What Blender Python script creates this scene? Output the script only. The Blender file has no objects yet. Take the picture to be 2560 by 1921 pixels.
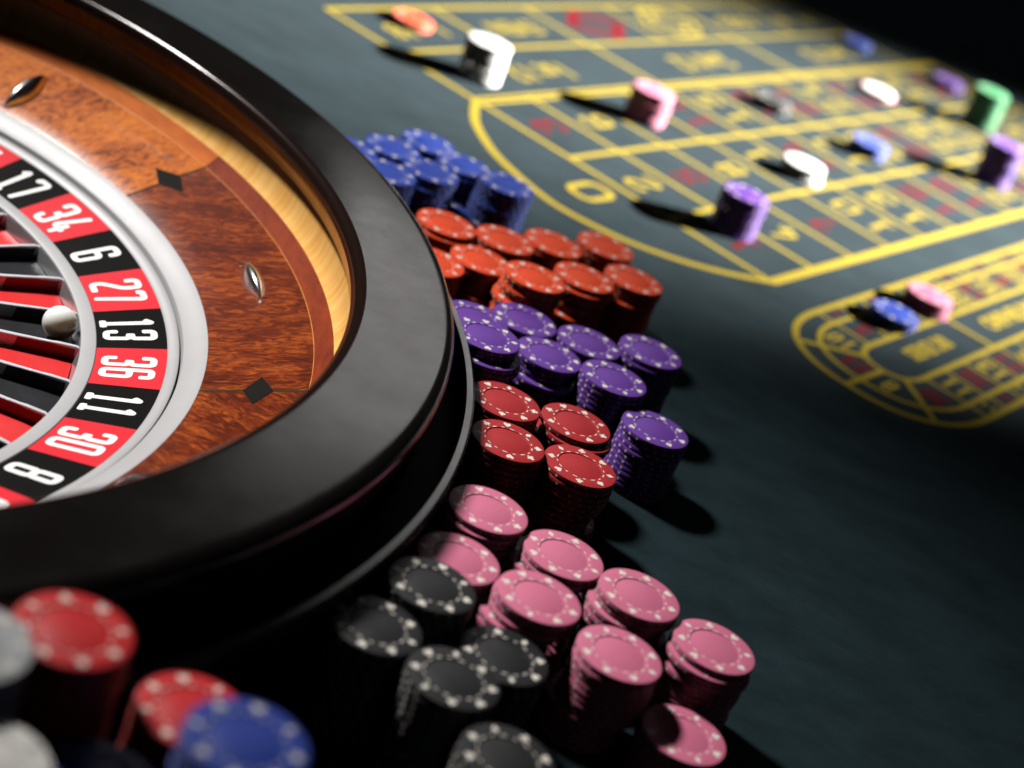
import bpy, bmesh, math, random
from math import radians, sin, cos, pi, hypot, atan2
from mathutils import Vector, Matrix
random.seed(7)
S = 0.001                                   # all lengths below are millimetres
sc = bpy.context.scene
COL = sc.collection

# ---------------------------------------------------------------- camera
cd = bpy.data.cameras.new("camera"); cam = bpy.data.objects.new("camera", cd); COL.objects.link(cam)
cd.sensor_width = 36; cd.lens = 4513.6/2560*36
cd.clip_start = 0.01; cd.clip_end = 50
R2 = Vector((0.9266057, 0.16034828, 0.34013278)); U2 = Vector((-0.37603441, 0.39512241, 0.83813865)); F = Vector((0, 0.90452568, -0.42641915))
m = Matrix((R2, U2, -F)).transposed().to_4x4(); m.translation = Vector((0, 0, 454.27*S)); cam.matrix_world = m
cd.dof.use_dof = True; cd.dof.focus_distance = 0.915; cd.dof.aperture_fstop = 5.0; cd.dof.aperture_blades = 0
sc.camera = cam
sc.view_settings.view_transform = 'Standard'; sc.view_settings.look = 'None'; sc.view_settings.gamma = 1; sc.view_settings.exposure = 0
w = bpy.data.worlds.new("World"); sc.world = w; w.use_nodes = True
w.node_tree.nodes['Background'].inputs[0].default_value = (0.8, 0.75, 0.75, 1); w.node_tree.nodes['Background'].inputs[1].default_value = 0.010

sc.cycles.diffuse_bounces = 0   # contrasty stage light, as in the photograph
# ---------------------------------------------------------------- lamps (two spots over the table and one dim softbox behind)
def aim(o, p, t):
    o.location = Vector(p)*S
    o.rotation_euler = (Vector(t)-Vector(p)).to_track_quat('-Z', 'Y').to_euler()
def spot(name, p, t, watts, ang, blend, rad, col=(1, 1, 1)):
    l = bpy.data.lights.new(name, 'SPOT'); l.energy = watts; l.spot_size = radians(ang); l.spot_blend = blend
    l.shadow_soft_size = rad; l.color = col
    o = bpy.data.objects.new(name, l); COL.objects.link(o); aim(o, p, t); return o
spot("layout_spot_lamp", (3540, 2909, 1816), (228, 1765, 0), 8700, 16.3, 1.0, 0.05, (1, 0.985, 0.95))
spot("wheel_spot_lamp", (-1440, 1400, 1660), (-185, 790, 20), 370, 26.5, 1.0, 0.15, (1, 0.97, 0.93))
def area(name, p, t, watts, sx, sy, col=(1, 1, 1)):
    l = bpy.data.lights.new(name, 'AREA'); l.shape = 'RECTANGLE'; l.size = sx; l.size_y = sy; l.energy = watts; l.color = col
    o = bpy.data.objects.new(name, l); COL.objects.link(o); aim(o, p, t); return o
area("softbox_lamp", (-60, 3500, 1360), (-30, 850, 60), 1.8, 0.85, 0.66, (1, 0.97, 0.95))

# ---------------------------------------------------------------- materials
def lin(c): return tuple((x/255/12.92 if x/255 <= 0.04045 else ((x/255+0.055)/1.055)**2.4) for x in c)
def mat(name, col, rough=0.5, metal=0.0, coat=0.0, coat_rough=0.05, spec=0.5, sheen=0.0, sss=0.0, vary=0.0, bump=None, rvar=0.0):
    m = bpy.data.materials.new(name); m.use_nodes = True; nt = m.node_tree; N = nt.nodes; Lk = nt.links
    b = N['Principled BSDF']; i = b.inputs
    i['Base Color'].default_value = (*col, 1); i['Roughness'].default_value = rough; i['Metallic'].default_value = metal
    i['Coat Weight'].default_value = coat; i['Coat Roughness'].default_value = coat_rough; i['Specular IOR Level'].default_value = spec
    i['Sheen Weight'].default_value = sheen
    if sss: i['Subsurface Weight'].default_value = sss; i['Subsurface Scale'].default_value = 0.006; i['Subsurface Radius'].default_value = (1, .8, .6)
    tc = N.new('ShaderNodeTexCoord')
    if vary:
        n = N.new('ShaderNodeTexNoise'); n.inputs['Scale'].default_value = 60; n.inputs['Detail'].default_value = 6; Lk.new(tc.outputs['Object'], n.inputs['Vector'])
        oi = N.new('ShaderNodeObjectInfo')
        a = N.new('ShaderNodeMath'); a.operation = 'MULTIPLY_ADD'; a.inputs[1].default_value = vary; a.inputs[2].default_value = 1-vary*.5; Lk.new(n.outputs['Fac'], a.inputs[0])
        a2 = N.new('ShaderNodeMath'); a2.operation = 'MULTIPLY_ADD'; a2.inputs[1].default_value = vary*.7; Lk.new(oi.outputs['Random'], a2.inputs[0]); Lk.new(a.outputs[0], a2.inputs[2])
        h = N.new('ShaderNodeHueSaturation'); h.inputs['Color'].default_value = (*col, 1); Lk.new(a2.outputs[0], h.inputs['Value']); Lk.new(h.outputs[0], i['Base Color'])
    if bump:
        n2 = N.new('ShaderNodeTexNoise'); n2.inputs['Scale'].default_value = bump[0]; n2.inputs['Detail'].default_value = 5; Lk.new(tc.outputs['Object'], n2.inputs['Vector'])
        bp = N.new('ShaderNodeBump'); bp.inputs['Strength'].default_value = bump[1]; bp.inputs['Distance'].default_value = 0.0005
        Lk.new(n2.outputs['Fac'], bp.inputs['Height']); Lk.new(bp.outputs[0], i['Normal'])
    if rvar:
        n3 = N.new('ShaderNodeTexNoise'); n3.inputs['Scale'].default_value = 18; n3.inputs['Detail'].default_value = 8; n3.inputs['Roughness'].default_value = .65; Lk.new(tc.outputs['Object'], n3.inputs['Vector'])
        a3 = N.new('ShaderNodeMapRange'); a3.inputs[1].default_value = .3; a3.inputs[2].default_value = .7; a3.inputs[3].default_value = rough; a3.inputs[4].default_value = rough+rvar
        Lk.new(n3.outputs['Fac'], a3.inputs[0]); Lk.new(a3.outputs[0], i['Roughness'])
        if coat: Lk.new(a3.outputs[0], i['Coat Roughness'])
    return m

def wood(name, stops, scale, stretch, distort=0.0, detail=8, rough=0.3, coat=.6, spec=.2, polar=False):
    m = bpy.data.materials.new(name); m.use_nodes = True; nt = m.node_tree; N = nt.nodes; Lk = nt.links; b = N['Principled BSDF']
    tc = N.new('ShaderNodeTexCoord'); oi = N.new('ShaderNodeObjectInfo')
    mp = N.new('ShaderNodeMapping'); mp.inputs['Scale'].default_value = stretch; Lk.new(tc.outputs['Object'], mp.inputs['Vector'])
    if polar:
        sp = N.new('ShaderNodeSeparateXYZ'); at = N.new('ShaderNodeMath'); at.operation = 'ARCTAN2'; mm_ = N.new('ShaderNodeMath'); mm_.operation = 'MULTIPLY'; mm_.inputs[1].default_value = .34; cz = N.new('ShaderNodeCombineXYZ')
        Lk.new(tc.outputs['Object'], sp.inputs[0]); Lk.new(sp.outputs[1], at.inputs[0]); Lk.new(sp.outputs[0], at.inputs[1]); Lk.new(at.outputs[0], mm_.inputs[0]); Lk.new(mm_.outputs[0], cz.inputs[0]); Lk.new(sp.outputs[2], cz.inputs[2]); Lk.new(cz.outputs[0], mp.inputs['Vector'])
    ad = N.new('ShaderNodeVectorMath'); ad.operation = 'ADD'
    cb = N.new('ShaderNodeCombineXYZ'); mu = N.new('ShaderNodeMath'); mu.operation = 'MULTIPLY'; mu.inputs[1].default_value = 7
    Lk.new(oi.outputs['Random'], mu.inputs[0]); Lk.new(mu.outputs[0], cb.inputs[0]); Lk.new(mp.outputs[0], ad.inputs[0]); Lk.new(cb.outputs[0], ad.inputs[1])
    n = N.new('ShaderNodeTexNoise'); n.inputs['Scale'].default_value = scale; n.inputs['Detail'].default_value = detail; n.inputs['Roughness'].default_value = .62; n.inputs['Distortion'].default_value = distort
    Lk.new(ad.outputs[0], n.inputs['Vector'])
    n2 = N.new('ShaderNodeTexNoise'); n2.inputs['Scale'].default_value = scale*.18; n2.inputs['Detail'].default_value = 3; Lk.new(ad.outputs[0], n2.inputs['Vector'])
    mx = N.new('ShaderNodeMath'); mx.operation = 'MULTIPLY_ADD'; mx.inputs[1].default_value = .45; Lk.new(n2.outputs['Fac'], mx.inputs[0])
    m3 = N.new('ShaderNodeMath'); m3.operation = 'MULTIPLY'; m3.inputs[1].default_value = .78; Lk.new(n.outputs['Fac'], m3.inputs[0]); Lk.new(m3.outputs[0], mx.inputs[2])
    r = N.new('ShaderNodeValToRGB'); e = r.color_ramp.elements
    e[0].position, e[0].color = stops[0][0], (*stops[0][1], 1); e[1].position, e[1].color = stops[-1][0], (*stops[-1][1], 1)
    for p, c in stops[1:-1]: q = e.new(p); q.color = (*c, 1)
    Lk.new(mx.outputs[0], r.inputs[0]); Lk.new(r.outputs[0], b.inputs['Base Color'])
    b.inputs['Roughness'].default_value = rough; b.inputs['Coat Weight'].default_value = coat*.22; b.inputs['Coat Roughness'].default_value = .04; b.inputs['Specular IOR Level'].default_value = spec
    return m

def felt():
    m = bpy.data.materials.new("teal_felt"); m.use_nodes = True; nt = m.node_tree; N = nt.nodes; Lk = nt.links; b = N['Principled BSDF']
    tc = N.new('ShaderNodeTexCoord')
    mp = N.new('ShaderNodeMapping'); mp.inputs['Rotation'].default_value = (0, 0, radians(30)); mp.inputs['Scale'].default_value = (1, 1.7, 1); Lk.new(tc.outputs['Object'], mp.inputs['Vector'])
    n = N.new('ShaderNodeTexNoise'); n.inputs['Scale'].default_value = 17; n.inputs['Detail'].default_value = 10; n.inputs['Roughness'].default_value = .68; Lk.new(mp.outputs[0], n.inputs['Vector'])
    f = N.new('ShaderNodeTexNoise'); f.inputs['Scale'].default_value = 1400; f.inputs['Detail'].default_value = 3; Lk.new(tc.outputs['Object'], f.inputs['Vector'])
    r = N.new('ShaderNodeValToRGB'); e = r.color_ramp.elements
    e[0].position, e[0].color = .3, (0.0058, 0.0142, 0.0180, 1); e[1].position, e[1].color = .72, (0.0155, 0.0310, 0.0370, 1)
    Lk.new(n.outputs['Fac'], r.inputs[0])
    mx = N.new('ShaderNodeMix'); mx.data_type = 'RGBA'; mx.blend_type = 'MULTIPLY'; mx.inputs[0].default_value = 1
    mr = N.new('ShaderNodeMapRange'); mr.inputs[1].default_value = .3; mr.inputs[2].default_value = .7; mr.inputs[3].default_value = .72; mr.inputs[4].default_value = 1.2; Lk.new(f.outputs['Fac'], mr.inputs[0])
    Lk.new(r.outputs[0], mx.inputs[6]); Lk.new(mr.outputs[0], mx.inputs[7]); Lk.new(mx.outputs[2], b.inputs['Base Color'])
    bp = N.new('ShaderNodeBump'); bp.inputs['Strength'].default_value = .5; bp.inputs['Distance'].default_value = .0004; Lk.new(f.outputs['Fac'], bp.inputs['Height']); Lk.new(bp.outputs[0], b.inputs['Normal'])
    b.inputs['Roughness'].default_value = .95; b.inputs['Specular IOR Level'].default_value = .04; b.inputs['Sheen Weight'].default_value = .03; b.inputs['Sheen Roughness'].default_value = .5
    return m

def print_mat(name, col):
    m = mat(name, col, rough=.9, spec=.04, vary=.18, bump=(900, .3)); return m

M = {}
M['felt'] = felt()
M['yellow'] = print_mat("yellow_felt_print", (0.30, 0.222, 0.022))
M['redprint'] = print_mat("red_felt_print", (0.13, 0.006, 0.010))
CH = {  # chip colours
 'orange': (0.72, 0.062, 0.012), 'maroon': (0.36, 0.018, 0.022), 'purple': (0.115, 0.036, 0.28), 'pink': (0.56, 0.145, 0.245),
 'black': (0.016, 0.016, 0.018), 'blue': (0.024, 0.058, 0.36), 'white': (0.80, 0.78, 0.74), 'green': (0.04, 0.26, 0.10), 'red': (0.50, 0.012, 0.016), 'grey': (0.40, 0.42, 0.43)}
for k, c in CH.items():
    M['chip_'+k] = mat(k+"_chip_clay", c, rough=.42, spec=.45, vary=.10, bump=(500, .25), rvar=.12)
M['chip_white_mark'] = mat("white_chip_print", (0.74, 0.70, 0.62), rough=.45)
M['chip_grey_mark'] = mat("grey_chip_print", (0.42, 0.42, 0.42), rough=.45)
M['lacquer'] = mat("black_lacquer", (0.005, 0.004, 0.0035), rough=.11, spec=.5, coat=.6, coat_rough=.05, rvar=.13)
M['gloss_black'] = mat("glossy_black_lip", (0.010, 0.005, 0.004), rough=.16, spec=.2, coat=.08, coat_rough=.1)
M['ledge'] = mat("worn_black_ledge", (0.05, 0.05, 0.05), rough=.16, spec=.8, coat=.8, vary=.5, rvar=.12)
M['shade_wall'] = mat("matt_black_side", (0.004, 0.004, 0.004), rough=.7, spec=.12)
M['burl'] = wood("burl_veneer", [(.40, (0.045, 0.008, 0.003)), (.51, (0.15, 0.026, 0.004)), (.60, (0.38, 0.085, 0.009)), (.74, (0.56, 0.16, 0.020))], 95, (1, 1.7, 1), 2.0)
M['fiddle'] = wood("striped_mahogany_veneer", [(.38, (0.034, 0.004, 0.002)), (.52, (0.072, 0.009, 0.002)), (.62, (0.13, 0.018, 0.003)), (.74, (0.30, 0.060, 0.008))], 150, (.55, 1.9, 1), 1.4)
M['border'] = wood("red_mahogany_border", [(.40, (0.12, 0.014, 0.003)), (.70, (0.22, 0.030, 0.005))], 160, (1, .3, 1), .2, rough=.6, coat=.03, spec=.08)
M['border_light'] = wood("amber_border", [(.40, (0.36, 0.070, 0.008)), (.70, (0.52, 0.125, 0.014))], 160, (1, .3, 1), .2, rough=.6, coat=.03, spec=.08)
M['track'] = wood("golden_track_wood", [(.35, (0.56, 0.24, 0.050)), (.55, (0.72, 0.37, 0.095)), (.72, (0.80, 0.47, 0.15))], 260, (1, 1, .05), 0.15, detail=5, rough=.28, coat=.4, polar=True)
M['trackdark'] = wood("brown_lip_wood", [(.35, (0.40, 0.12, 0.02)), (.70, (0.70, 0.27, 0.055))], 160, (1, 1, .08), .15, rough=.28, coat=.4, polar=True)
M['joint'] = mat("dark_joint_strip", (0.030, 0.024, 0.010), rough=.6, spec=.05)
M['ebony'] = mat("ebony_inlay", (0.006, 0.005, 0.005), rough=.6, spec=.05)
M['silver'] = mat("satin_silver", (0.34, 0.34, 0.35), rough=.45, metal=.15, spec=.25, vary=.06, bump=(700, .15), rvar=.12)
M['chrome'] = mat("chrome", (0.74, 0.75, 0.79), rough=.20, metal=.85, bump=(260, .25), rvar=.12)
M['bright'] = mat("polished_chrome", (0.88, 0.88, 0.90), rough=.2, metal=1.0)
M['fretmetal'] = mat("fret_metal", (0.80, 0.82, 0.88), rough=.22, metal=.35, spec=.6, bump=(400, .5), rvar=.15)
M['brass'] = mat("worn_brass", (0.75, 0.50, 0.14), rough=.25, metal=1.0)
M['redplate'] = mat("red_enamel", (0.66, 0.022, 0.035), rough=.30, coat=.3, vary=.05)
M['blackplate'] = mat("black_enamel", (0.004, 0.004, 0.004), rough=.4, spec=.06)
M['greenplate'] = mat("green_enamel", (0.02, 0.30, 0.06), rough=.30, coat=.3)
M['redpocket'] = mat("red_pocket_enamel", (0.60, 0.012, 0.014), rough=.33, coat=.3, vary=.12, bump=(200, .3), rvar=.15)
M['blackpocket'] = mat("black_pocket_enamel", (0.010, 0.011, 0.014), rough=.30, coat=.08, spec=.3, bump=(200, .3), rvar=.2)
M['ink'] = mat("white_numeral_paint", (0.80, 0.80, 0.78), rough=.4)
M['ivory'] = mat("ivory_ball", (0.97, 0.96, 0.88), rough=.2, coat=.4, sss=.9)

# ---------------------------------------------------------------- mesh helpers
def mesh_of(name, verts, faces, mats, fmat=None, smooth=True, sharp=32):
    me = bpy.data.meshes.new(name); me.from_pydata([(x*S, y*S, z*S) for x, y, z in verts], [], faces)
    for k in mats: me.materials.append(M[k])
    if fmat: me.polygons.foreach_set('material_index', fmat)
    me.polygons.foreach_set('use_smooth', [smooth]*len(faces)); me.update()
    if smooth: me.set_sharp_from_angle(angle=radians(sharp))
    return me
def obj(name, me, parent=None, loc=(0, 0, 0), rz=0.0):
    o = bpy.data.objects.new(name, me); COL.objects.link(o); o.location = Vector(loc)*S; o.rotation_euler = (0, 0, rz)
    if parent: o.parent = parent
    return o
def tag(o, label=None, cat=None, group=None, kind=None):
    if label: o['label'] = label
    if cat: o['category'] = cat
    if group: o['group'] = group
    if kind: o['kind'] = kind
    return o
def lathe(prof, n=256, a0=0.0, a1=2*pi, closed_prof=False):
    full = abs(a1-a0-2*pi) < 1e-6; m_ = n if full else n+1
    V = [(r*cos(a0+(a1-a0)*i/n), r*sin(a0+(a1-a0)*i/n), z) for i in range(m_) for r, z in prof]
    k = len(prof); Fc = []
    for i in range(n):
        j = (i+1) % m_
        for q in range(k if closed_prof else k-1):
            q2 = (q+1) % k; Fc.append((i*k+q, j*k+q, j*k+q2, i*k+q2))
    if closed_prof and not full:
        Fc.append(tuple(range(k))); Fc.append(tuple(n*k+q for q in reversed(range(k))))
    return V, Fc
def fillet(pts, rad, closed=False, seg=5):
    out = []; n = len(pts)
    for i, p in enumerate(pts):
        if not closed and i in (0, n-1): out.append(p); continue
        a = Vector(pts[i-1]); b = Vector(p); c = Vector(pts[(i+1) % n]); u = (a-b); v = (c-b)
        r = min(rad, u.length*.49, v.length*.49); u.normalize(); v.normalize()
        if abs(u.dot(v)) > .999: out.append(p); continue
        s = b+u*r; e = b+v*r
        for t in range(seg+1):
            t /= seg; q = s*(1-t)**2+b*2*t*(1-t)+e*t*t; out.append((q.x, q.y))
    return out
def stroke(pts, wdt, closed=False, rad=.1, cap=True):
    """flat strip of faces following a centre line; returns verts, faces in the plane"""
    P = [Vector(p) for p in fillet(pts, rad, closed)]
    Q = [P[0]]
    for p in P[1:]:
        if (p-Q[-1]).length > 1e-5: Q.append(p)
    if closed and (Q[0]-Q[-1]).length < 1e-5: Q.pop()
    n = len(Q); V = []; Fc = []
    for i in range(n):
        a = Q[i-1] if (i > 0 or closed) else Q[i]; b = Q[(i+1) % n] if (i < n-1 or closed) else Q[i]
        d1 = (Q[i]-a).normalized() if (Q[i]-a).length else (b-Q[i]).normalized(); d2 = (b-Q[i]).normalized() if (b-Q[i]).length else d1
        t = (d1+d2).normalized() if (d1+d2).length > 1e-4 else d1; nn = Vector((-t.y, t.x)); k = wdt/2/max(.5, nn.dot(Vector((-d2.y, d2.x))))
        V += [tuple(Q[i]+nn*k), tuple(Q[i]-nn*k)]
    for i in range(n if closed else n-1):
        j = (i+1) % n; Fc.append((2*i, 2*i+1, 2*j+1, 2*j))
    if cap and not closed:
        for (c, d, a, b) in ((Q[0], (Q[0]-Q[1]).normalized(), 1, 0), (Q[-1], (Q[-1]-Q[-2]).normalized(), 2*n-2, 2*n-1)):
            base = len(V); r = wdt/2; nn = Vector((-d.y, d.x)); q = .55
            for t in range(1, 6):
                an = pi*t/6; V.append(tuple(c+d*(sin(an)*r*q)+nn*(-cos(an)*r)))
            # order: from -nn side to +nn side
            side = V[a]; first = a if (Vector(side)-(c-nn*r)).length < (Vector(V[b])-(c-nn*r)).length else b
            other = b if first == a else a
            Fc.append((first, *range(base, base+5), other))
    return V, Fc
L_, R_, B_, T_ = .085, .415, .085, .915
GLYPH = {
 '0': [([(L_, B_), (R_, B_), (R_, T_), (L_, T_)], True)],
 '1': [([(.25, .12), (.25, .915), (.14, .80)], False), ([(.12, .05), (.38, .05)], False)],
 '2': [([(L_, .72), (L_, T_), (R_, T_), (R_, .62), (L_, .26), (L_, B_), (R_+.03, B_)], False)],
 '3': [([(L_, .74), (L_, T_), (R_, T_), (R_, .535), (.22, .52)], False), ([(.22, .49), (R_, .475), (R_, B_), (L_, B_), (L_, .26)], False)],
 '4': [([(.30, .95), (L_, .25), (.46, .25)], False), ([(.335, .44), (.335, .05)], False)],
 '5': [([(R_, T_), (L_, T_), (L_, .56), (R_, .56), (R_, B_), (L_, B_), (L_, .26)], False)],
 '6': [([(L_, B_), (R_, B_), (R_, .54), (L_, .54)], True), ([(L_, .45), (L_, T_), (R_, T_), (R_, .74)], False)],
 '7': [([(L_, .83), (L_, T_), (R_, T_), (.25, .05)], False)],
 '8': [([(L_, B_), (R_, B_), (R_, .49), (L_, .49)], True), ([(L_+.01, .51), (R_-.01, .51), (R_-.01, T_), (L_+.01, T_)], True)],
 '9': [([(R_, T_), (L_, T_), (L_, .46), (R_, .46)], True), ([(R_, .55), (R_, B_), (L_, B_), (L_, .26)], False)],
 '-': [([(.12, .5), (.38, .5)], False)]}
def number_faces(txt, h, wch, gap, thick, lift=.03, rk=.22):
    """digits centred on 0: x along the reading direction, y from 0 to h; returns [(x,y,dz)], faces"""
    V = []; Fc = []; n = len(txt); tot = n*wch+(n-1)*gap
    for ci, ch in enumerate(txt):
        x0 = -tot/2+ci*(wch+gap)
        for si, (pts, cl) in enumerate(GLYPH[ch]):
            pp = [(x0+px/.5*wch, py*h) for px, py in pts]
            v, f = stroke(pp, thick, cl, rad=wch*rk)
            b = len(V); V += [(a, c, lift*si) for a, c in v]; Fc += [tuple(b+q for q in g) for g in f]
    return V, Fc

# ---------------------------------------------------------------- table
fv = []; ff = []; NH = 128
for i in range(NH):
    a = 2*pi*i/NH; cx, cy = cos(a), sin(a)
    fv.append((-419.74+405*cx, 744.29+405*cy, 0))
    # outer edge of the rectangular table along the same ray
    t = min(((2800+419.74)/cx if cx > 1e-9 else 1e9), ((-2500+419.74)/cx if cx < -1e-9 else 1e9), ((4600-744.29)/cy if cy > 1e-9 else 1e9), ((-900-744.29)/cy if cy < -1e-9 else 1e9))
    fv.append((-419.74+t*cx, 744.29+t*cy, 0)); fv.append((-419.74+t*cx, 744.29+t*cy, -40))
for i in range(NH):
    j = (i+1) % NH; ff.append((3*i, 3*i+1, 3*j+1, 3*j)); ff.append((3*i+1, 3*i+2, 3*j+2, 3*j+1))
table = obj("table_felt", mesh_of("table_felt", fv, ff, ['felt'], smooth=False))
tag(table, "dark teal casino table felt printed with a yellow betting layout", kind='structure')

LX, LY, LA = 154.36, 1307.42, 1.082092
EU = Vector((cos(LA), sin(LA))); EV = Vector((-sin(LA), cos(LA)))
def lay(u, v): p = EU*u+EV*v; return (LX+p.x, LY+p.y)
CW, PW, BW, AW = 101.71, 75.1, 93.4, 86.5
VC = 3*CW; VB = VC+BW; VA = VB+AW
hz = [0]
def flat(name, V, Fc, m_, z=None, label=None):
    """printed piece lying on the felt, coordinates in the layout frame"""
    hz[0] += 1
    z0 = .10 + .012*(hz[0] % 9) if z is None else z
    VV = [(*lay(v[0], v[1]), z0+(v[2] if len(v) > 2 else 0)) for v in V]
    o = obj(name, mesh_of(name, VV, Fc, [m_], smooth=False), table)
    # make every face look up
    me = o.data
    bm = bmesh.new(); bm.from_mesh(me)
    for f in bm.faces:
        if f.normal.z < 0: f.normal_flip()
    bm.to_mesh(me); bm.free()
    if label: o['label'] = label
    return o
lz = [.06]
def line(pts, wd, closed=False, rad=1.0, name="printed_line"):
    lz[0] += .004
    v, f = stroke(pts, wd, closed, rad=rad); return flat(name, v, f, 'yellow', z=lz[0])
for u in range(1, 12): line([(u*PW, 0), (u*PW, VC)], 5)
line([(0, 0), (0, VA)], 5.5)
line([(12*PW, -4), (12*PW, VA)], 6)
for v, wd in ((0, 9), (CW, 5.5), (2*CW, 5.5), (VC-4, 5), (VC+4, 5), (VB, 5.5), (VA, 6.5)): line([(0, v), (12*PW, v)], wd)
for u in (4, 8): line([(u*PW, VC), (u*PW, VA)], 6)
for u in (2, 6, 10): line([(u*PW, VB), (u*PW, VA)], 5.5)
line([(12*PW, 0), (13*PW, 0)], 12); line([(12*PW, CW), (13*PW, CW)], 7.5); line([(12*PW, 2*CW), (13*PW, 2*CW)], 7.5); line([(12*PW, VC), (13*PW, VC)], 15); line([(13*PW, 0), (13*PW, VC)], 9)
def cat_rom(P, n=10):
    out = []
    for i in range(len(P)-1):
        p0 = Vector(P[max(i-1, 0)]); p1 = Vector(P[i]); p2 = Vector(P[i+1]); p3 = Vector(P[min(i+2, len(P)-1)])
        for t in range(n):
            t /= n; q = .5*((2*p1)+(p2-p0)*t+(2*p0-5*p1+4*p2-p3)*t*t+(3*p1-p0-3*p2+p3)*t**3); out.append((q.x, q.y))
    out.append(P[-1]); return out
arc = cat_rom([(0, VC+2), (-38, 278), (-62, 250), (-83, 215), (-99, 165), (-101, 130), (-88, 86), (-64, 50), (-34, 22), (0, 0)])
line(arc, 7.5, rad=.01)
REDS = {1, 3, 5, 7, 9, 12, 14, 16, 18, 19, 21, 23, 25, 27, 30, 32, 34, 36}
def layout_number(txt, uc, vc, h, wch, gap, th, red, name="printed_numeral"):
    V, Fc = number_faces(txt, h, wch, gap, th, .01, .48)
    # reading direction +v, digit tops towards -u
    return flat(name, [(uc+h/2-y, vc+x, dz) for x, y, dz in V], Fc, 'redprint' if red else 'yellow')
layout_number('0', -40, 153, 48, 36, 0, 6.5, False)
for k in range(1, 37):
    row = (k-1)//3; colm = (k-1) % 3
    layout_number(str(k), (row+.5)*PW, (colm+.5)*CW, 40, 26, 9, 4.8, k in REDS)
def layout_word(txt, uc, vc, size, rev, bold=.6, stretch=1.0, name="printed_word"):
    cu = bpy.data.curves.new("word", 'FONT'); cu.body = txt; cu.size = size*S; cu.align_x = 'CENTER'; cu.align_y = 'CENTER'; cu.offset = bold*S; cu.resolution_u = 3; cu.fill_mode = 'BOTH'
    o = bpy.data.objects.new("word", cu); COL.objects.link(o); bpy.context.view_layer.update()
    me = bpy.data.meshes.new_from_object(o.evaluated_get(bpy.context.evaluated_depsgraph_get())); bpy.data.objects.remove(o)
    sg = -1 if rev else 1
    V = [(uc+sg*v.co.x/S*stretch, vc+sg*v.co.y/S, 0) for v in me.vertices]; Fc = [tuple(p.vertices) for p in me.polygons]; bpy.data.meshes.remove(me)
    return flat(name, V, Fc, 'yellow')
for i, t in enumerate(("1st 12", "2nd 12", "3rd 12")): layout_word(t, (i*4+2)*PW, VC+BW*.48, 44, True, .4, .9)
for i, t in enumerate(("1 - 18", "EVEN", None, None, "ODD", "19 - 36")):
    if t: layout_word(t, (i*2+1)*PW, VB+AW*.48, 40, True, .4, .85)
def lozenge(uc, vc, a, b, wd, m_, hexa=False):
    pts = [(uc-a, vc), (uc, vc-b), (uc+a, vc), (uc, vc+b)] if not hexa else [(uc-a, vc), (uc-a*.45, vc-b), (uc+a*.45, vc-b), (uc+a, vc), (uc+a*.45, vc+b), (uc-a*.45, vc+b)]
    v, f = stroke(pts, wd, True, rad=4); flat("printed_diamond", v, f, m_)
lozenge(5*PW, VB+AW*.5, 44, 30, 13, 'redprint')
lozenge(7*PW, VB+AW*.5, 48, 31, 6, 'yellow', True); lozenge(7*PW, VB+AW*.5, 30, 18, 5, 'yellow', True)
for c in range(3):
    V, Fc = number_faces("2-1", 30, 18, 4, 5, .01); flat("printed_numeral", [(12.5*PW+15-y, (c+.5)*CW+x, dz) for x, y, dz in V], Fc, 'yellow')
# racetrack of neighbour bets
def oval(u0, u1, vt, vb, ul, ex=2.3):
    vc = (vt+vb)/2; hv = (vt-vb)/2; P = []
    for i in range(41):
        t = pi/2+pi*i/40; c, s = cos(t), sin(t)
        P.append((u0-ul*abs(c)**(2/ex), vc+hv*(1 if s > 0 else -1)*abs(s)**(2/ex)))
    for i in range(41):
        t = -pi/2+pi*i/40; c, s = cos(t), sin(t)
        P.append((u1+ul*abs(c)**(2/ex), vc+hv*(1 if s > 0 else -1)*abs(s)**(2/ex)))
    return P
RP = 36.5; U0 = -5.0; U1 = U0+14*RP
for vt, vb, ul, wd in ((-44, -196, 91, 5.5), (-61, -178, 69, 4.5), (-93.5, -140.5, 31, 5)): line(oval(U0, U1, vt, vb, ul), wd, True, rad=.01)
top = [5, 24, 16, 33, 1, 20, 14, 31, 9, 22, 18, 29, 7, 28]; bot = [11, 36, 13, 27, 6, 34, 17, 25, 2, 21, 4, 19, 15, 32]
def small(n_, u, v, h, wch, th): layout_number(str(n_), u, v, h, wch, 2.2, th, n_ in REDS)
for i, (a, b) in enumerate(zip(top, bot)):
    u = U0+(i+.5)*RP
    small(a, u, -77, 24, 10, 3.4); small(b, u, -159.5, 24, 10, 3.4); small(a, u, -52.5, 12, 5, 1.8); small(b, u, -187, 12, 5, 1.8)
for i in range(15):
    u = U0+i*RP; line([(u, -44), (u, -93.5)], 3); line([(u, -140.5), (u, -196)], 3)
for n_, u, v in ((10, -30, -80), (23, -54, -106), (8, -55, -135), (30, -28, -160)): small(n_, u, v, 22, 9, 3.2)
for p, q in (((-36, -120), (-96, -119)), ((-30, -137), (-68, -180)), ((-30, -102), (-72, -66))): line([p, q], 5)
for p, q in (((U1+36, -120), (U1+96, -119)), ((U1+30, -137), (U1+68, -180)), ((U1+30, -102), (U1+72, -66))): line([p, q], 5)
for n_, u, v in ((12, U1+28, -78), (35, U1+54, -106), (3, U1+54, -135), (26, U1+28, -160)): small(n_, u, v, 22, 9, 3.2)
line([(135, -93.5), (137, -140.5)], 5); line([(330, -93.5), (330, -140.5)], 5)
layout_word("SERIE 5/8", 55, -117, 22, False, .8, .86); layout_word("ORPHELINS", 232, -117, 24, False, .8, .95); layout_word("SERIE 0/2/3", 420, -117, 22, False, .8, .95)

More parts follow.
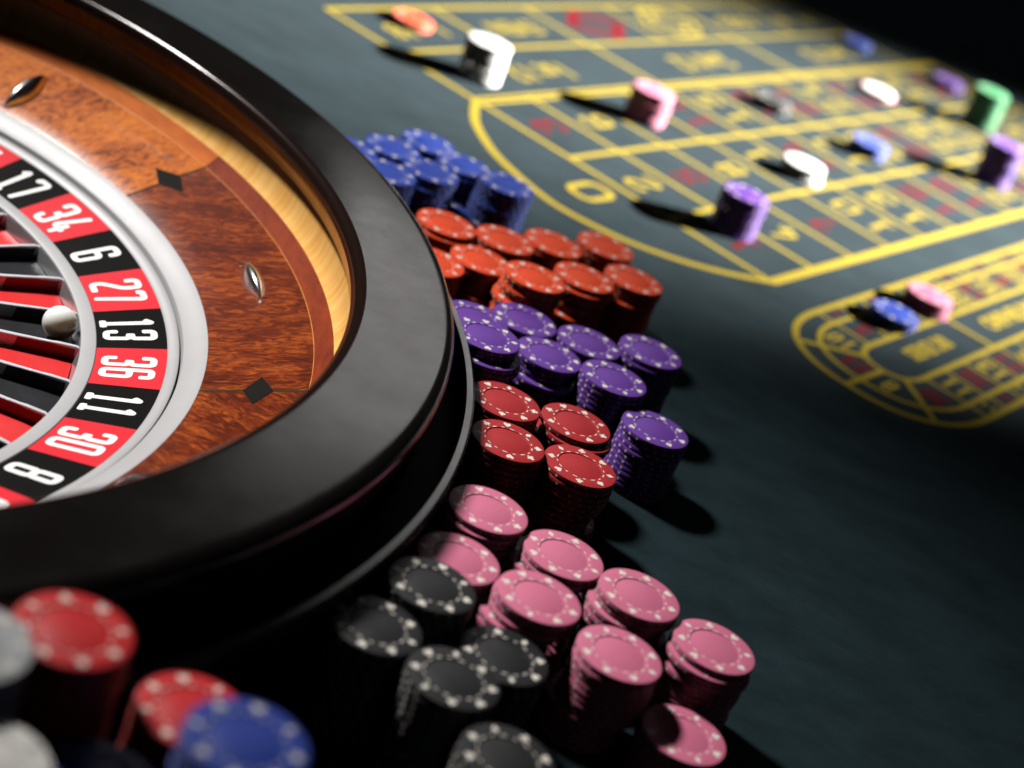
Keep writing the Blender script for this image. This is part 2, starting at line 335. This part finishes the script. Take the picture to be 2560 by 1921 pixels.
# ---------------------------------------------------------------- roulette wheel
WX, WY = -419.74, 744.29; TH0 = radians(58.7117); STEP = 2*pi/37
wheel = bpy.data.objects.new("roulette_wheel", None); COL.objects.link(wheel); wheel.location = (WX*S, WY*S, 0)
tag(wheel, "large wooden roulette wheel with black lacquered rim and red and black numbers", "roulette wheel")
def wpart(name, prof, m_, n=256, a0=0, a1=2*pi, closed=False, sharp=30, rz=0, parent=None):
    V, Fc = lathe(prof, n, a0, a1, closed); return obj(name, mesh_of(name, V, Fc, [m_], sharp=sharp), parent or wheel, rz=rz)
def arcp(cx, cz, r, t0, t1, n=8): return [(cx+r*cos(radians(t0+(t1-t0)*i/n)), cz+r*sin(radians(t0+(t1-t0)*i/n))) for i in range(n+1)]
wpart("rim", [(344, 84), (347, 84), (384, 84)]+[(384+8*sin(radians(q)), 77.5+6.5*cos(radians(q))) for q in range(9, 91, 9)]+[(391.6, 74)], 'lacquer', 384)
wpart("rim_side", [(391.6, 74), (389.5, 71), (389, 66), (389, 40)], 'shade_wall', 256)
wpart("rim_lip", [(337.9, 76.6)]+arcp(344, 78, 6, 178, 90, 14), 'gloss_black', 384, sharp=60)
wpart("base_ledge", [(405.8, 50), (406.2, 54), (407, 55), (410.2, 55), (411.4, 54), (411.5, 49)], 'ledge', 384)
wpart("base_recess", [(388.8, 42), (405.9, 42), (405.9, 50.2)], 'shade_wall', 256)
wpart("base_wall", [(411.3, 49.2), (410.5, 46), (410.5, 0.1), (404, -1)], 'shade_wall', 256)
wpart("ball_track", [(339.4, 43.2), (341.2, 45), (342.8, 48), (344.0, 52), (344.7, 57), (344.9, 62), (344.6, 64.5)], 'track', 384, sharp=50)
wpart("track_lip", [(344.6, 64.5), (343.4, 65.2), (341.8, 65.6), (341.0, 66.4), (340.2, 70), (338.6, 77), (337.9, 78.4)], 'trackdark', 384, sharp=40)
J0 = radians(8.1)
def apr(r): return 17+(r-280)*.37
panel_me = {}
for kind in ('burl', 'fiddle'):
    V, Fc = lathe([(279.9, apr(279.9)-.1), (280.2, apr(280.2)), (292, apr(292)), (305, apr(305)), (318, apr(318)), (330.9, apr(330.9))], 40, radians(.13), radians(44.87)); panel_me[kind] = mesh_of("veneer_panel", V, Fc, [kind])
V, Fc = lathe([(331.1, apr(331.1)+.1), (335, 39.1), (339.4, 43.2)], 40, radians(.06), radians(44.94)); bord_me = {k: mesh_of("track_border", V, Fc, [k]) for k in ('border', 'border_light')}
V, Fc = lathe([(330.85, apr(330.85)-.05), (331.15, apr(331.15)+.05)], 256)
wpart("inlay_line", [(330.8, apr(330.8)+.02), (331.2, apr(331.2)+.08)], 'trackdark', 256)
jv, jf = lathe([(280, apr(280)+.06), (331, apr(331)+.06)], 1, radians(-.17), radians(.17))
joint_me = mesh_of("joint_strip", jv, jf, ['joint'])
def on_apron(r, t, dz): return (r*cos(t), r*sin(t), apr(r)+dz)
dv = [on_apron(300.3, 0, .10), on_apron(307.4, radians(-2.8), .10), on_apron(314.6, 0, .10), on_apron(307.4, radians(2.8), .10)]
dv += [(x, y, z+.18) for x, y, z in dv]
dia_me = mesh_of("inlay_diamond", dv, [(4, 5, 6, 7), (0, 1, 5, 4), (1, 2, 6, 5), (2, 3, 7, 6), (3, 0, 4, 7)], ['ebony'], smooth=False)
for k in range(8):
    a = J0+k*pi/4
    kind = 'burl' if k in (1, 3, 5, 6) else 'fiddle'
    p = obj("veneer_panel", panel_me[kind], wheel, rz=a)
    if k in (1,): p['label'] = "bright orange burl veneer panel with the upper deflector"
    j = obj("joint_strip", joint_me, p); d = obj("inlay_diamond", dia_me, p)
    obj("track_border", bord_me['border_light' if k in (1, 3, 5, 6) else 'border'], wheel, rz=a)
# deflectors, turned alternately along and across the radius
def deflector_mesh():
    V = []; Fc = []; n = 22; kk = 9
    for i in range(n+1):
        s = -1+2*i/n; wd = 6.4*(1-abs(s)**1.9)**.9+.3; h = 7.2*(1-abs(s)**2.2)**.8+.3
        for q in range(kk):
            t = -1+2*q/(kk-1); z = h*(1-abs(t)**1.8); V.append((s*20.5, t*wd, z if abs(t) < 1 else -1.0))
    for i in range(n):
        for q in range(kk-1): Fc.append((i*kk+q, i*kk+kk+q, i*kk+kk+q+1, i*kk+q+1))
    # two little pins at the ends
    for sx in (-1, 1):
        for sy in (-1, 1):
            b = len(V); p0 = Vector((sx*18.8, sy*.6, .5)); p1 = Vector((sx*20.6, sy*3.2, .3))
            d = (p1-p0).normalized(); nn = Vector((-d.y, d.x, 0))*.25
            for p in (p0, p1): V += [tuple(p+nn), tuple(p-nn), tuple(p+Vector((0, 0, .4)))]
            Fc += [(b, b+3, b+5, b+2), (b+1, b+2, b+5, b+4), (b+3, b+4, b+5)]
    return mesh_of("deflector", V, Fc, ['bright'], sharp=60)
dm = deflector_mesh()
for k in range(8):
    a = radians(30.6+45.4*(1 if k == 1 else 0)+(45*k if k != 1 else .3)); r = 308.8 if k % 2 == 0 else 302
    sl = Vector((cos(a), sin(a), .37)).normalized(); tg = Vector((-sin(a), cos(a), 0)); up = sl.cross(tg).normalized()
    ax = tg if k % 2 == 0 else sl; ay = up.cross(ax)
    o = obj("deflector", dm, wheel); mm = Matrix((ax, ay, up)).transposed().to_4x4(); mm.translation = Vector((r*cos(a), r*sin(a), apr(r)+.3))*S; o.matrix_local = mm
    if k % 2 == 0: o['label'] = "chrome deflector lying along the ring" 
    else: o['label'] = "chrome deflector pointing to the hub"
wpart("stator_ring", [(268.3, -6), (268.3, 9.6), (268.8, 10.3), (274, 12.6), (279.4, 16.9), (279.9, 16.9)], 'silver', 384, sharp=40)
wpart("rotor_rim", [(261.3, 5.25), (262, 6.1), (265.8, 7.6), (267.0, 7.6), (267.5, 6.9), (267.6, -4)], 'silver', 384, sharp=40)
wpart("inner_ring", [(226.1, -3.1), (225.6, -2.6), (219, -3.3), (218.2, -3.7), (217.9, -4.6)], 'silver', 384, sharp=40)
wpart("pocket_end_wall", [(217.9, -4.6), (217.0, -8), (215.9, -12.5)], 'chrome', 296, sharp=20)
SEQ = [0, 32, 15, 19, 4, 21, 2, 25, 17, 34, 6, 27, 13, 36, 11, 30, 8, 23, 10, 5, 24, 16, 33, 1, 20, 14, 31, 9, 22, 18, 29, 7, 28, 12, 35, 3, 26]
i34 = SEQ.index(34)
Pr = [(226.2, -3.0), (243.5, 1.2), (261.25, 5.4)]
def plate_z(r): return -3.0+(r-226.2)*(8.4/35.05)
pm = {}
V, Fc = lathe(Pr, 8, -STEP/2+.0003, STEP/2-.0003)
for c in ('redplate', 'blackplate', 'greenplate'): pm[c] = mesh_of("number_plate", V, Fc, [c])
# pockets: floor and two coloured sides, shared mesh
def pocket_mesh(m_):
    V = []; Fc = []; h = 1.35
    for r in (150, 170, 190, 216.0):
        a = STEP/2; xm, ym = r*cos(a), r*sin(a)
        for s in (-1, 1):
            nx, ny = sin(a), -cos(a)*1   # towards the middle of the pocket
            V.append((xm+nx*h, s*(ym+ny*h), -12.5)); V.append((xm+nx*h*.98, s*(ym+ny*h*.98), -6.1))
    for i in range(3):
        b = i*4; c = b+4
        Fc += [(b, c, c+2, b+2), (b+1, c+1, c, b), (b+2, c+2, c+3, b+3)]
    return mesh_of("pocket", V, Fc, [m_], smooth=False)
pk = {'redplate': pocket_mesh('redpocket'), 'blackplate': pocket_mesh('blackpocket'), 'greenplate': pocket_mesh('greenplate')}
def fret_mesh():
    V = []; Fc = []; prof = [(150, 1.5, -5.6), (185, 1.35, -5.4), (203, .95, -5.0), (207, 1.25, -4.7), (216.2, 1.25, -4.7), (217.6, 1.2, -5.2)]
    for r, h, z in prof: V += [(r, -h, -12.6), (r, -h, z-.25), (r, -h*.75, z), (r, h*.75, z), (r, h, z-.25), (r, h, -12.6)]
    for i in range(len(prof)-1):
        for q in range(5): b = i*6+q; Fc.append((b, b+6, b+7, b+1))
    n = (len(prof)-1)*6; Fc.append((n, n+1, n+2, n+3, n+4, n+5))
    return mesh_of("fret", V, Fc, ['fretmetal'], sharp=20)
fm = fret_mesh()
for k in range(37):
    n_ = SEQ[(i34+k) % 37]; a = TH0-(k+.5)*STEP
    c = 'greenplate' if n_ == 0 else ('redplate' if n_ in REDS else 'blackplate')
    pl = obj("number_plate", pm[c], wheel, rz=a); pl['label'] = {'greenplate': 'green', 'redplate': 'red', 'blackplate': 'black'}[c]+" number plate %d" % n_
    txt = str(n_); Vn, Fn = number_faces(txt, 29.0, 11.0, 1.7, 3.5, .03)
    W = []
    for x, y, dz in Vn:
        r = 228.4+y; t = -x*(1+(y-15)*.004)/r; W.append((r*cos(t), r*sin(t), plate_z(r)+.06+dz))
    me = mesh_of("numeral", W, Fn, ['ink'], smooth=False); obj("numeral", me, pl)
    obj("pocket", pk[c], wheel, rz=a)
    obj("fret", fm, wheel, rz=TH0-k*STEP)
wpart("rotor_cone", [(150.5, -13), (150, -5.2), (146, -3.5), (110, 4), (60, 18), (34, 30), (30, 31)], 'fiddle', 128, sharp=25)
tr = wpart("turret", [(31, 30), (31, 34), (22, 37), (16, 45), (13, 60), (16, 72), (21, 80), (18, 92), (9, 98), (7, 108), (11, 116), (7, 124), (0.1, 127)], 'bright', 64, sharp=25)
hv, hf = lathe([(.1, 16), (2.4, 17), (2.4, 62), (5.5, 66), (6.5, 72), (5, 77), (.1, 79)], 20)
hm = mesh_of("handle", [(z, x, y+76) for x, y, z in hv], hf, ['bright'])
for k in range(4): obj("handle", hm, tr, rz=k*pi/2+.3)

# ball
bm = bmesh.new(); bmesh.ops.create_uvsphere(bm, u_segments=48, v_segments=32, radius=9.1*S)
me = bpy.data.meshes.new("roulette_ball"); bm.to_mesh(me); bm.free(); me.materials.append(M['ivory']); me.polygons.foreach_set('use_smooth', [True]*len(me.polygons))
ba = radians(24.5); o = obj("roulette_ball", me, None, (WX+206.8*cos(ba), WY+206.8*sin(ba), -2.7)); tag(o, "ivory white ball resting in the black 13 pocket of the wheel", "ball")

# ---------------------------------------------------------------- poker chips
CR, CT = 19.5, 3.35
def suit(kind, s):
    P = []
    if kind == 'd': P = [(0, 1.05), (.72, 0), (0, -1.05), (-.72, 0)]
    elif kind == 'h': P = [(0, -1), (.55, -.42), (.98, .15), (.98, .6), (.7, .9), (.3, .9), (0, .55), (-.3, .9), (-.7, .9), (-.98, .6), (-.98, .15), (-.55, -.42)]
    elif kind == 's': P = [(0, 1.05), (.5, .45), (.95, -.05), (.9, -.5), (.5, -.68), (.14, -.5), (.3, -1), (-.3, -1), (-.14, -.5), (-.5, -.68), (-.9, -.5), (-.95, -.05), (-.5, .45)]
    else: P = [(-.35, 1), (.35, 1), (.5, .65), (.3, .3), (.8, .3), (1, -.1), (.8, -.5), (.4, -.55), (.12, -.35), (.3, -1), (-.3, -1), (-.12, -.35), (-.4, -.55), (-.8, -.5), (-1, -.1), (-.8, .3), (-.3, .3), (-.5, .65)]
    return [(x*s, y*s) for x, y in P]
def chip_geo(full=True, n=56):
    prof = [(0, CT-.22), (11.0, CT-.22), (11.45, CT-.42), (11.75, CT-.42), (12.0, CT), (18.9, CT), (19.35, CT-.15), (CR, CT-.5), (CR, .45), (19.35, .12), (18.9, 0.02)]
    if not full: prof = prof[5:]; 
    V = []; Fc = []; fm_ = []
    prof2 = prof[1:] if full else prof; k = len(prof2)
    for i in range(n):
        a = 2*pi*i/n
        for r, z in prof2: V.append((r*cos(a), r*sin(a), z))
    for i in range(n):
        j = (i+1) % n
        for q in range(k-1): Fc.append((i*k+q, i*k+q+1, j*k+q+1, j*k+q))
    if full: Fc.append(tuple(i*k for i in range(n)))
    fm_ += [0]*len(Fc)
    def face(P, idx=1): b = len(V); V.extend(P); Fc.append(tuple(range(b, b+len(P)))); fm_.append(idx)
    if full:
        for q in range(8):
            a = 2*pi*q/8; kd = 'hcdshcsd'[q]
            P = suit(kd, 2.05)
            face([((15.9+y)*cos(a)+x*sin(a), (15.9+y)*sin(a)-x*cos(a), CT+.03) for x, y in P][::-1])
        for q in range(16):
            a = 2*pi*(q+.5)/16; hw = .062+.035*(q % 2)
            face([(r*cos(a+t), r*sin(a+t), CT+.02) for r, t in ((12.4, -hw), (13.0, -hw), (13.0, hw), (12.4, hw))])
    nd = 22
    for q in range(nd):
        a = 2*pi*(q+.5)/nd; h = CT/2
        face([((CR+.05)*cos(a+.78*cos(t)/CR), (CR+.05)*sin(a+.78*cos(t)/CR), h+.82*sin(t)) for t in [2*pi*w_/8 for w_ in range(8)]])
    return V, Fc, fm_
CG = chip_geo(True); CG2 = chip_geo(False, 32)
chip_me = {}
for k in CH:
    mk = 'chip_grey_mark' if k == 'white' else 'chip_white_mark'
    chip_me[k] = mesh_of("poker_chip", CG[0], CG[1], ['chip_'+k, mk], CG[2], sharp=25)
# (name, colour, x, y, chips, single chips built, stack description, group)
gW = "%s chips stacked beside the wheel"
ST = [
 ('M1', 'maroon', 0.2, 849.3, 13, 4, 'far maroon stack touching the wheel'),
 ('M2', 'maroon', 39.3, 863.6, 12, 6, 'far maroon stack away from the wheel'),
 ('M3', 'maroon', 9.0, 808.1, 13, 5, 'near maroon stack touching the wheel'),
 ('M4', 'maroon', 47.9, 818.8, 12, 12, 'near maroon stack away from the wheel'),
 ('P1', 'purple', -33.2, 934.9, 13, 1, 'back purple row, stack half hidden by the wheel'),
 ('P2', 'purple', -6.9, 967, 12, 3, 'back purple row, second stack from the wheel'),
 ('P3', 'purple', 32.6, 971.3, 12, 3, 'back purple row, third stack from the wheel'),
 ('P4', 'purple', 68.9, 985.3, 13, 11, 'back purple row, stack farthest from the wheel'),
 ('Pb', 'purple', -22.8, 896.2, 16, 6, 'middle purple row, stack touching the wheel'),
 ('P5', 'purple', 13.3, 933.5, 12, 7, 'middle purple row, uneven second stack'),
 ('P6', 'purple', 52.1, 929.5, 13, 12, 'middle purple row, third stack'),
 ('P7', 'purple', 82.5, 901.9, 11, 11, 'lone front purple stack beside open felt'),
 ('K1', 'pink', 11.6, 729.2, 14, 5, 'far pink row, stack touching the wheel'),
 ('K3', 'pink', 51.6, 722.2, 13, 4, 'far pink row, second stack from the wheel'),
 ('K5', 'pink', 89.1, 708.6, 14, 7, 'far pink row, third stack from the wheel'),
 ('K7', 'pink', 127.7, 696.7, 13, 9, 'far pink row, stack farthest from the wheel'),
 ('K2', 'pink', 6.9, 684.5, 13, 3, 'near pink row, stack partly behind a black stack'),
 ('K4', 'pink', 45.8, 673.9, 14, 5, 'near pink row, second stack from the wheel'),
 ('K6', 'pink', 86.2, 661.1, 13, 13, 'near pink row, tall third stack from the wheel'),
 ('K8', 'pink', 124.8, 652.7, 7, 4, 'near pink row, short stack with a round shadow'),
 ('B1', 'black', 0.7, 645.2, 15, 7, 'black stack overlapping the pink stack by the wheel'),
 ('B2', 'black', -14.1, 607, 14, 7, 'leftmost black stack'),
 ('B3', 'black', 22.3, 593, 14, 11, 'middle black stack in front'),
 ('B4', 'black', 39.4, 631.5, 12, 5, 'black stack right of the middle, below pink'),
 ('B5', 'black', 51.8, 562.4, 13, 3, 'black stack cut off by the bottom edge'),
 ('O1', 'orange', -75.4, 1053.7, 13, 4, 'back orange row, stack by the wheel rim'),
 ('O2', 'orange', -38.0, 1065.8, 13, 3, 'back orange row, second stack from the wheel'),
 ('O3', 'orange', -9.1, 1092.4, 13, 3, 'back orange row, third stack from the wheel'),
 ('O4', 'orange', 23.0, 1115.1, 14, 5, 'back orange row, stack farthest from the wheel'),
 ('O5', 'orange', -71.1, 997.2, 12, 1, 'front orange row, stack half hidden by the wheel'),
 ('O6', 'orange', -46.1, 1027.4, 12, 7, 'front orange row, second stack from the wheel'),
 ('O7', 'orange', -11.3, 1009.4, 15, 7, 'front orange row, third stack from the wheel'),
 ('O8', 'orange', 16.9, 1048.4, 14, 9, 'front orange row, fourth stack from the wheel'),
 ('O9', 'orange', 47.0, 1077.2, 14, 12, 'front orange row, stack farthest from the wheel'),
 ('U3', 'blue', -157.6, 1113.8, 13, 1, 'back blue row, stack half hidden by the wheel'),
 ('U2', 'blue', -133.9, 1146.4, 13, 3, 'back blue row, middle stack'),
 ('U1', 'blue', -116.9, 1192.2, 12, 3, 'back blue row, stack farthest back'),
 ('U7', 'blue', -125.5, 1091.1, 14, 3, 'front blue row, stack cut by the wheel rim'),
 ('U4', 'blue', -102.1, 1122.7, 14, 7, 'front blue row, second stack from the wheel'),
 ('U5', 'blue', -86.1, 1167.6, 13, 8, 'front blue row, third stack from the wheel'),
 ('U6', 'blue', -53.6, 1145.3, 15, 11, 'front blue row, stack farthest from the wheel'),
 ('R1', 'red', -99.7, 465.6, 29, 3, 'tall blurred red stack at bottom left'),
 ('R2', 'red', -57.1, 480.0, 22, 2, 'blurred red stack behind the front blue one'),
 ('D1', 'blue', -33.1, 430, 33, 3, 'blurred front blue stack covering a red one'),
 ('D2', 'blue', -72.6, 434.8, 21, 2, 'blurred blue stack cut off by the bottom edge'),
 ('W1', 'grey', -121.9, 432.8, 31, 2, 'blurred grey stack at the left edge'),
 ('W2', 'white', -99, 398.6, 28, 3, 'blurred white stack in the bottom left corner'),
 ('L1', 'purple', 115.9, 1385.6, 10, 3, 'purple stack standing on the 1 of the layout'),
 ('L2', 'white', -127.3, 1514.6, 10, 3, 'tall white stack on the first dozen box'),
 ('L3', 'pink', 19.3, 1584.0, 9, 3, 'pink stack standing on the 9 of the layout'),
 ('L4', 'green', 382.5, 2078.5, 13, 3, 'tall green stack on the far layout'),
 ('L5', 'purple', 378.7, 1854.5, 13, 3, 'tall mauve stack at the right edge'),
 ('L6', 'blue', 239.8, 1771.3, 4, 4, 'short blue stack among the layout numbers'),
 ('L7', 'white', 171.6, 1607.7, 4, 4, 'short white stack among the layout numbers'),
 ('L8', 'black', 137.0, 1798.1, 3, 3, 'low black stack on the far layout numbers'),
 ('L9', 'white', 257.9, 2032.3, 2, 2, 'low pale stack by the third dozen'),
 ('LA', 'purple', 352.4, 2213.5, 3, 3, 'dim purple stack at the far layout end'),
 ('LB', 'blue', 235.5, 2240.0, 2, 2, 'dim blue pair near the far edge'),
 ('LC', 'orange', -206.6, 1589.1, 2, 2, 'orange pair on the 1-18 box'),
 ('LD', 'pink', 282.7, 1386.3, 4, 3, 'pink stack on the racetrack layout'),
 ('LE', 'blue', 252.1, 1323.0, 3, 2, 'blue stack on the end of the racetrack'),
]
ORD = ['top chip', 'second chip', 'third chip', 'fourth chip', 'fifth chip', 'sixth chip', 'seventh chip', 'eighth chip', 'ninth chip', 'tenth chip', 'eleventh chip', 'twelfth chip', 'thirteenth chip', 'fourteenth chip', 'fifteenth chip', 'sixteenth chip']
# chips pushed sideways: stack -> {index from the top: (dx, dy)}
PUSH = {'P5': {0: (0, 0), 1: (-1.0, 1.2), 2: (-1.6, 1.5), 3: (1.5, -4.0), 4: (-.6, -2.8)}, 'Pb': {2: (3.5, -5.5), 3: (4.5, -5), 4: (3, -3.5), 5: (2, -3)},
 'M2': {1: (2.6, -2.6), 2: (1.5, -2), 3: (-1.2, 1)}, 'M4': {6: (-4.5, -1.0), 7: (-3.8, -.8), 8: (-3.8, 0)}, 'K1': {1: (-1.0, -2.5), 2: (-.5, -3.2), 3: (-.2, -2.0)},
 'K3': {2: (-5.5, 1), 3: (-6, .6)}, 'K4': {3: (-5, -.5), 4: (-5.5, .3)}, 'K5': {2: (-1.8, -1.5), 3: (-2.8, -.8), 4: (-3.2, 0)}, 'K7': {1: (-1.6, -2.6), 2: (.9, -2.2), 3: (-1.2, -1.5)},
 'O1': {1: (1, -3), 2: (-.6, -2.8), 3: (-1, -3)}, 'O6': {6: (-1, -5), 5: (-1, -4)}, 'O7': {4: (-2, -5)}, 'O8': {1: (-.5, -3), 2: (1, -3), 6: (-1, -6)}, 'O9': {3: (-.8, -3.5), 4: (-1.8, 0)},
 'P7': {1: (.4, .2)}, 'P4': {1: (.5, -1.6), 2: (1, -1.2)}, 'U6': {7: (0, 0), 8: (-6, -1), 9: (-6.5, -1), 10: (-6, -.5)}, 'U5': {1: (.5, -2), 5: (-1.5, -3), 6: (-1.5, -2)}, 'U4': {2: (-1, -2.5), 3: (-1, -3), 4: (0, -3)}}
LEAN_AFTER = {'K6': (8, (-5.0, 1.0)), 'U6': (8, (-5.5, -1.0))}
rest = {}; count = 0
for sid, colr, x, y, n_, single, desc in ST:
    rnd = random.Random(sid)
    grp = ("%s chips bet on the layout" % colr) if sid[0] == 'L' else (gW % colr)
    wx = wy = 0.0
    if sid[0] == 'L': tight = 1.0
    else: tight = .22 if sid in ('B3', 'B1', 'B2', 'K6', 'P6', 'P7') else .42
    for i in range(n_):                                    # i = 0 is the top chip
        jx, jy = (0, 0) if i == 0 else (rnd.gauss(0, tight), rnd.gauss(0, tight))
        if sid in PUSH and i in PUSH[sid]: jx += PUSH[sid][i][0]; jy += PUSH[sid][i][1]
        if sid in LEAN_AFTER and i >= LEAN_AFTER[sid][0]: jx += LEAN_AFTER[sid][1][0]; jy += LEAN_AFTER[sid][1][1]
        z = (n_-1-i)*(CT+.0)+.05; rz = rnd.uniform(0, 2*pi); c_ = colr
        if sid == 'L9' and i == 1: c_ = 'pink'
        if i < single:
            o = obj("poker_chip", chip_me[c_], None, (x+jx, y+jy, z), rz); count += 1
            word = 'mauve' if sid == 'L5' else c_
            tag(o, "%s poker chip, %s of the %s" % (word, ORD[i], desc), "poker chip", grp)
        else:
            V, Fc, fmm = rest.setdefault('all', ([], [], [])); b = len(V); cr, sr = cos(rz), sin(rz); ci = list(CH).index(c_)
            V.extend((x+jx+a*cr-b2*sr, y+jy+a*sr+b2*cr, z+c2) for a, b2, c2 in CG2[0]); Fc.extend(tuple(b+q for q in f) for f in CG2[1])
            fmm.extend((ci if f == 0 else (len(CH)+(1 if c_ == 'white' else 0))) for f in CG2[2])
V, Fc, fmm = rest['all']
o = obj("poker_chips", mesh_of("poker_chips", V, Fc, ['chip_'+k for k in CH]+['chip_white_mark', 'chip_grey_mark'], fmm, sharp=25))
tag(o, "mixed colour poker chips filling the lower parts of the stacks", "poker chips", kind='stuff')
print("single chips", count, "objects", len(bpy.data.objects))
